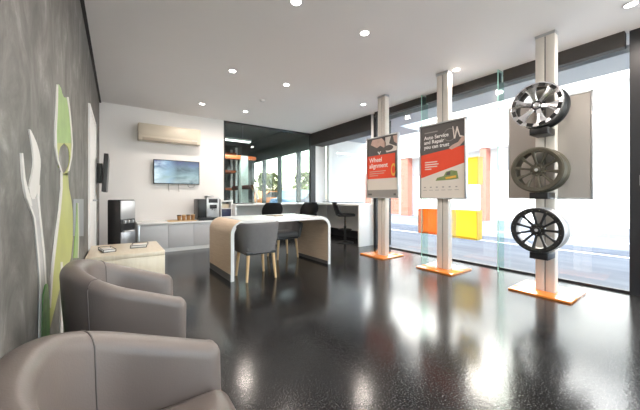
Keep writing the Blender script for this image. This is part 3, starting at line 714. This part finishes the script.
# ---------------------------------------------------------------- plant decals on the concrete wall
def dfn(u, v, k): y, z = on_wall(u, v); return Vector((XL + k, y, z))
def rib(pairs): return [((a, y), (b, y)) for (y, a, b) in pairs]
def decal_part(name, m, parent, mk, o):
    return mk.build(name, m, parent)
def mkd(o): return MB(o)
o = dfn(36, 220, 0)
t = thing('wall_decal', 'white forked stem decal with green foot on the concrete wall, nearest the camera', 'wall decal', o, 0, 'plant decals on the concrete wall')
MB(o).strip(rib([(198, 25.5, 38), (210, 30, 39), (218, 33, 40), (236, 35, 42), (255, 37, 44), (275, 38.5, 45), (291, 39.5, 46), (343, 39, 47)]), dfn, 0, .003).build('stem', 'decal_haze', t)
MB(o).strip(rib([(198, 25.2, 26.8), (210, 30, 31.8), (218, 33, 34.6), (236, 35, 36.6), (255, 37, 38.4), (275, 38.5, 39.8), (291, 39.5, 40.8), (343, 38.7, 40.4)]), dfn, 0, .005).build('pale_outline', 'decal_white', t)
MB(o).strip(rib([(185, 36, 39.2), (198, 36.6, 38.6), (210, 37.6, 39.6), (218, 38.5, 40.4), (236, 40.4, 42.4), (255, 42.4, 44.4), (275, 43.6, 45.4), (291, 44.6, 46.3)]), dfn, 0, .005).build('pale_outline', 'decal_white', t)
MB(o).strip(rib([(153, 20.4, 21.6), (160, 20.7, 22.3), (178, 21.8, 24), (190, 23.6, 27), (198, 25.2, 29.5), (206, 29, 31)]), dfn, 0, .006).build('prong', 'decal_white', t)
MB(o).strip(rib([(129.5, 28.6, 29.8), (136, 29.8, 33), (143, 31, 36), (151, 32.2, 38.3), (159, 33, 39.8), (166, 32.8, 40), (173, 31.6, 39.4), (180, 30, 38.8), (188, 28.5, 38.5), (194, 29, 36), (199, 31, 34)]), dfn, 0, .0045).build('prong', 'decal_white', t)
MB(o).strip(rib([(284, 44.5, 46.5), (295, 42, 47.5), (306, 41.2, 48.4), (318, 40.5, 48.6), (330, 40.4, 48.4), (346, 40, 48)]), dfn, 0, .007).build('green_foot', 'decal_dark', t)
o = dfn(63, 150, 0)
t = thing('wall_decal', 'tall green sprout decal with a hollow bulb on the concrete wall', 'wall decal', o, 0, 'plant decals on the concrete wall')
MB(o).strip(rib([(84.5, 56.8, 58.6), (88, 56.4, 60.6), (93, 56.4, 61.8), (97, 56.4, 63.4), (98.5, 56.3, 67.4), (108, 56, 69), (118, 55.6, 70), (130, 55, 71), (143, 55, 71.8)]), dfn, 0, .004).build('leaf', 'decal_green', t)
def hole_band(side):
    ps = []
    for v in (143, 147, 152, 157, 162, 167, 171, 175):
        ow = {143: (55, 71.8), 147: (55, 72), 152: (55.4, 71.8), 157: (56, 71.3), 162: (57, 70.2), 167: (58.6, 69), 171: (60.2, 68.2), 175: (61.4, 67.4)}[v]
        q = max(0, 1 - ((v - 157.5) / 14.5) ** 2) ** .5; c = 63.8; hw = 5.6 * q
        ps.append((v, ow[0], c - hw) if side < 0 else (v, c + hw, ow[1]))
    return rib(ps)
MB(o).strip(hole_band(-1), dfn, 0, .004).build('bulb_left', 'decal_lime', t); MB(o).strip(hole_band(1), dfn, 0, .004).build('bulb_right', 'decal_lime', t)
MB(o).strip(rib([(84.5, 56.5, 57.4), (100, 56, 57.2), (118, 55.2, 56.6), (131, 54.3, 55.8), (147, 54.4, 56.2), (160, 56.2, 57.8), (172, 60.4, 61.8), (188, 60.6, 62), (211, 58.4, 60), (238, 54.8, 56.6), (258, 52.4, 54.2), (277, 50.6, 52.2), (308, 48.6, 50)]), dfn, 0, .006).build('pale_outline', 'decal_white', t)
MB(o).strip(rib([(97, 66, 68), (108, 68, 69.4), (118, 69.2, 70.5), (130, 70.2, 71.5), (145, 71, 72.3), (157, 70.4, 71.6), (171, 67.4, 68.6)]), dfn, 0, .006).build('pale_outline', 'decal_white', t)
MB(o).strip(rib([(173, 61, 67.6), (188, 61, 68.6), (200, 60, 71), (211, 59, 72.3), (225, 57, 72.6), (238, 55, 72.4), (258, 53, 70.6), (277, 51, 63), (292, 49.8, 58.5), (310, 48.4, 54), (328, 47.6, 49.6)]), dfn, 0, .004).build('stalk', 'decal_lime', t)
MB(o).strip(rib([(262, 60, 62), (285, 60.2, 62.2), (310, 60, 62.5), (345, 59.5, 62)]), dfn, 0, .006).build('white_root', 'decal_white', t)
o = dfn(77, 225, 0)
t = thing('wall_decal', 'narrow green stem decal on a pale blue panel beside the white door', 'wall decal', o, 0, 'plant decals on the concrete wall')
MB(o).strip(rib([(199, 73.2, 83.5), (236, 73.2, 83.5)]), dfn, 0, .003).build('blue_panel', 'decal_blue', t)
MB(o).strip(rib([(203, 76.2, 77.2), (222, 75.6, 77.6), (240, 74.6, 77.8), (258, 73.4, 77)]), dfn, 0, .006).build('stem', 'decal_green', t)
MB(o).strip(rib([(203, 77.2, 78), (222, 77.6, 78.4), (240, 77.8, 78.6), (258, 77, 78)]), dfn, 0, .006).build('pale_outline', 'decal_white', t)

# ---------------------------------------------------------------- coloured boxes outside the glass
def show_box(label, y0, y1, z0, z1, m):
    X0, X1 = XR + .013, XR + .17; o = (XR + .09, (y0 + y1) / 2, z0)
    t = thing('display_box', label, 'display box', o, 0, 'coloured open boxes on the glass'); k = .012
    MB(o).box(X1 - k, X1, y0, y1, z0, z1).build('back_panel', m, t)
    MB(o).box(X0, X1 - k, y0, y0 + k, z0, z1).build('side_panel', m, t); MB(o).box(X0, X1 - k, y1 - k, y1, z0, z1).build('side_panel', 'white_gloss', t)
    MB(o).box(X0, X1 - k, y0 + k, y1 - k, z0, z0 + k).build('bottom_panel', m, t); MB(o).box(X0, X1 - k, y0 + k, y1 - k, z1 - k, z1).build('top_panel', m, t)
show_box('upper yellow open box fixed to the glass beside the middle poster', 2.19, 2.55, 1.24, 1.67, 'yellow_box')
show_box('lower yellow open box fixed to the glass right of the middle stand', 2.2, 2.63, .37, .83, 'yellow_box')
show_box('orange open box fixed to the glass left of the middle stand', 2.84, 3.27, .38, .83, 'orange_box')

# ---------------------------------------------------------------- outside
struct(box('ground_outside', 'pave', XR + .032, 70, -50, 70, -.16, -.025), 'pale pavement outside')
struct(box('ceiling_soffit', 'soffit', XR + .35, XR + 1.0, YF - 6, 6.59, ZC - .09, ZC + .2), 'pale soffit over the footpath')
struct(box('wall_blade', 'ext_white', XW + .122, 6.45, 6.6, 6.735, -.02, 2.85), 'white wall beyond the window')
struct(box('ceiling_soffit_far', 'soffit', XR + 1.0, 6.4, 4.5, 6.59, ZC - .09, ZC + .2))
fb = (14, 2, 0)
t = thing('shop_building', 'white building across the forecourt with red oxide piers', 'building', (14, 1, -.02)); o = (14, 1, -.02)
MB(o).box(14, 20, -40, 15, -.02, 5).build('wall', 'ext_white', t); MB(o).box(13.4, 20.2, -40.2, 15.2, 5, 5.4).build('roof', 'ext_white', t)
for y, q in ((10.4, .24), (6.14, .13)): MB(o).box(13.2, 13.6, y - q, y + q, -.02, 3.2).build('pier', 'ext_red', t)
MB(o).box(13.15, 14, 3, 11, 3.2, 3.5).build('canopy', 'ext_white', t)
MB(o).box(13.96, 14.0, 11.4, 14.5, -.02, 2.6).build('roller_door', 'ext_red', t)
for i, x in enumerate((7.2, 9.4)):
    tag(MB((x, 2, -.02)).box(x, x + .12, -8, 8, -.02, -.015).build('painted_line', 'line'), 'white painted line on the pavement, %s the glass' % ('nearer to', 'farther from')[i], 'road marking', 'painted lines outside')
def tree(label, x, y, h, r):
    t = thing('tree', label, 'tree', (x, y, -.02), random.random() * 6, 'trees beyond the workshop')
    MB().cone((0, 0, 0), (0, 0, h * .55), .12, .08, 10).cone((0, 0, h * .4), (.3, .2, h * .7), .06, .03, 8).cone((0, 0, h * .4), (-.3, -.1, h * .7), .06, .03, 8).build('trunk', 'bark', t)
    cr = MB()
    for k in range(420):
        a = random.uniform(0, 6.28); q = random.random() ** .4; zz = random.uniform(-1, 1); rr = r * q * math.sqrt(max(0, 1 - zz * zz * .8))
        c = Vector((rr * math.cos(a), rr * math.sin(a), h * .66 + zz * h * .34)); s = random.uniform(.12, .26)
        ax = [Vector((random.uniform(-1, 1), random.uniform(-1, 1), random.uniform(-1, 1))).normalized() * s for _ in range(2)]
        vs = [cr.bm.verts.new(c + p) for p in (ax[0], ax[1], -ax[0], -ax[1])]; cr.bm.faces.new(vs)
    cr.build('crown', 'leaf', t)
tree('leafy green tree beyond the workshop glazing, left of the pair', 10.2, 21.8, 2.9, 1.25)
tree('leafy green tree beyond the workshop glazing, right of the pair', 13.4, 20.6, 3.1, 1.35)
def car(label, x, y, rz, m):
    t = thing('car', label, 'car', (x, y, -.02), rz, 'parked cars outside the workshop')
    prof = [(-2.1, .35), (-2.15, .75), (-1.95, .95), (-1.35, 1.0), (-.75, 1.42), (.7, 1.45), (1.3, 1.05), (2.0, .92), (2.15, .7), (2.12, .35)]
    b = MB(); b.prism(prof, lambda a, z, k: Vector((a, k, z)), -.85, .85); b.build('body', m, t, 30)
    gl = [(-1.2, 1.02), (-.72, 1.36), (.62, 1.39), (1.12, 1.06)]
    for k in (-.86, .85): MB().prism(gl, lambda a, z, kk: Vector((a, kk, z)), k, k + .01).build('side_window', 'black_matt', t)
    for a in (-1.3, 1.35):
        for k in (-.87, .67): w = MB().cone((a, k, .33), (a, k + .2, .33), .33, .33, 24).build('wheel', 'rubber', t)
car('blue grey car parked beyond the workshop glazing', 8.6, 14.0, R(35), 'car_blue')
car('orange car parked beyond the workshop, left of the blue one', 8.3, 18.0, R(25), 'car_orange')

# ---------------------------------------------------------------- workshop behind the office window
WX0, WX1, WY0, WY1, WZ = -.6, 4.62, YB + .12, 12.6, 3.3
struct(box('floor_workshop', 'shop_floor', WX0, WX1 + .1, WY0, WY1, -.12, -.001))
struct(box('ceiling_workshop', 'shop_grey', WX0, WX1 + .1, WY0, WY1 + .1, WZ, WZ + .15))
struct(box('wall_workshop_end', 'shop_grey', WX0, WX1 + .1, WY1, WY1 + .1, 0, WZ)); struct(box('wall_workshop_left', 'shop_grey', WX0 - .1, WX0, WY0, WY1, 0, WZ))
struct(box('wall_workshop_above', 'shop_grey', WX0, WX1, WY0 - .0, WY0 + .02, ZC, WZ))
ww = MB((WX1, 9, 0)); ww.box(WX1, WX1 + .1, WY0, 11.4, 2.45, WZ); ww.box(WX1, WX1 + .1, WY0, 11.4, 0, .75); ww.box(WX1, WX1 + .1, 11.4, WY1, 0, WZ)
for y in (WY0 + .03, 7.72, 9.0, 10.3): ww.box(WX1 - .03, WX1 + .1, y - .05, y + .05, .75, 2.45)
w7 = struct(ww.build('window_7', 'shop_grey'), 'workshop side glazing'); box('window_glass', 'inner_glass', WX1 + .045, WX1 + .055, WY0, 11.4, .75, 2.45, w7, (WX1, 9, 0))
t = thing('vehicle_hoist', 'two post red vehicle hoist with orange crossbeam inside the workshop', 'hoist', (2.2, 9.0, 0)); o = (2.2, 9.0, 0)
for x in (2.05, 3.35): MB(o).box(x - .12, x + .12, 8.9, 9.15, 0, 2.35, .01).build('post', 'hoist_grey', t)
MB(o).box(1.85, 3.75, 8.92, 9.12, 2.24, 2.36, .01).build('crossbeam', 'rack_orange', t)
for x in (2.05, 3.35): MB(o).box(x - .1, x + .1, 8.2, 9.9, 1.28, 1.4, .01).build('lift_arm', 'rack_orange' if x < 3 else 'rack_red', t)
t = thing('storage_rack', 'steel storage rack with orange beams at the back of the workshop', 'rack', (1.9, 11.6, 0)); o = (1.9, 11.6, 0)
for x in (2.1, 3.9):
    for y in (11.3, 11.9): MB(o).box(x - .04, x + .04, y - .04, y + .04, 0, 3.0).build('upright', 'ext_white', t)
for z in (.6, 1.3, 2.0, 2.7): MB(o).box(2.1, 3.9, 11.26, 11.94, z, z + .09).build('shelf', 'rack_orange', t)
for i, (x, z, m) in enumerate(((2.44, .69, 'rubber'), (3.0, .69, 'rubber'), (3.56, .69, 'rubber'), (2.5, 1.39, 'rubber'), (3.1, 1.39, 'rubber'), (2.6, 2.09, 'rubber'))):
    tag(MB((x, 11.6, z)).lathe([(.16, 0), (.245, .02), (.26, .1), (.245, .2), (.16, .22), (.15, .11)], 28, True, (x, 11.6, z)).build('tyre', m), 'black tyre lying on the workshop storage rack, ' + ('bottom shelf left', 'bottom shelf middle', 'bottom shelf right', 'second shelf left', 'second shelf right', 'third shelf')[i], 'tyre', 'tyres on the rack')
t = MB((2.6, 7.9, 2.5)).box(2.25, 2.95, 8.6, 8.66, 2.24, 2.34).build('safety_rail', 'rack_yellow'); tag(t, 'yellow steel rail in front of the red hoist', 'rail')
t.location = (2.45, 8.87, 2.06)
t = thing('strip_light', 'long lit white fluorescent fitting in the workshop', 'strip light', (2.75, 8.4, 3.0)); o = (2.75, 8.4, 3.0)
MB(o).box(2.2, 3.35, 8.33, 8.47, 2.72, 2.78, .005).build('housing', 'white_gloss', t); MB(o).box(2.22, 3.33, 8.34, 8.46, 2.70, 2.72).build('tube', 'tube', t)
MB(o).cone((2.4, 8.4, 2.78), (2.4, 8.4, WZ), .006, .006, 6).cone((3.1, 8.4, 2.78), (3.1, 8.4, WZ), .006, .006, 6).build('hanger', 'steel', t)
ld = bpy.data.lights.new('strip_light_glow', 'AREA'); ld.shape = 'RECTANGLE'; ld.size = 1.1; ld.size_y = .12; ld.energy = 40; ld.color = (.9, 1, .97)
lo = bpy.data.objects.new('strip_light_glow', ld); C.objects.link(lo); lo.parent = t; lo.location = (.02, 0, -.32)

# ---------------------------------------------------------------- daylight
wd = bpy.data.worlds.new('sky'); bpy.context.scene.world = wd; wd.use_nodes = True; nt = wd.node_tree
sky = nt.nodes.new('ShaderNodeTexSky'); sky.sky_type = 'NISHITA'; sky.sun_disc = False; sky.sun_elevation = R(42); sky.sun_rotation = R(60); sky.air_density = 1.2; sky.dust_density = 2.5
hs = nt.nodes.new('ShaderNodeHueSaturation'); hs.inputs['Saturation'].default_value = .8; nt.links.new(sky.outputs['Color'], hs.inputs['Color']); nt.links.new(hs.outputs['Color'], nt.nodes['Background'].inputs['Color']); nt.nodes['Background'].inputs['Strength'].default_value = .8
sd = bpy.data.lights.new('sun', 'SUN'); sd.energy = 12; sd.angle = R(1); sd.color = (1, .93, .84)
so = bpy.data.objects.new('sun', sd); C.objects.link(so); so.rotation_euler = Vector((.62, .28, -.72)).to_track_quat('-Z', 'Y').to_euler()

# ---------------------------------------------------------------- camera
cd = bpy.data.cameras.new('camera'); cam = bpy.data.objects.new('camera', cd); C.objects.link(cam)
cd.sensor_width = 36; cd.sensor_fit = 'HORIZONTAL'; cd.lens = 286 / 640 * 36; cd.shift_y = -8.5 / 640; cd.clip_start = .02; cd.clip_end = 300
cam.location = (0, 0, H); cam.rotation_euler = (R(90), 0, -math.atan2(F_[0], F_[1]))
sc = bpy.context.scene; sc.camera = cam
sc.view_settings.view_transform = 'Standard'; sc.view_settings.look = 'None'; sc.view_settings.gamma = 1; sc.view_settings.exposure = 0.84; sc.view_settings.use_curve_mapping = False
sc.cycles.max_bounces = 10; sc.cycles.transparent_max_bounces = 16; sc.cycles.sample_clamp_indirect = 8
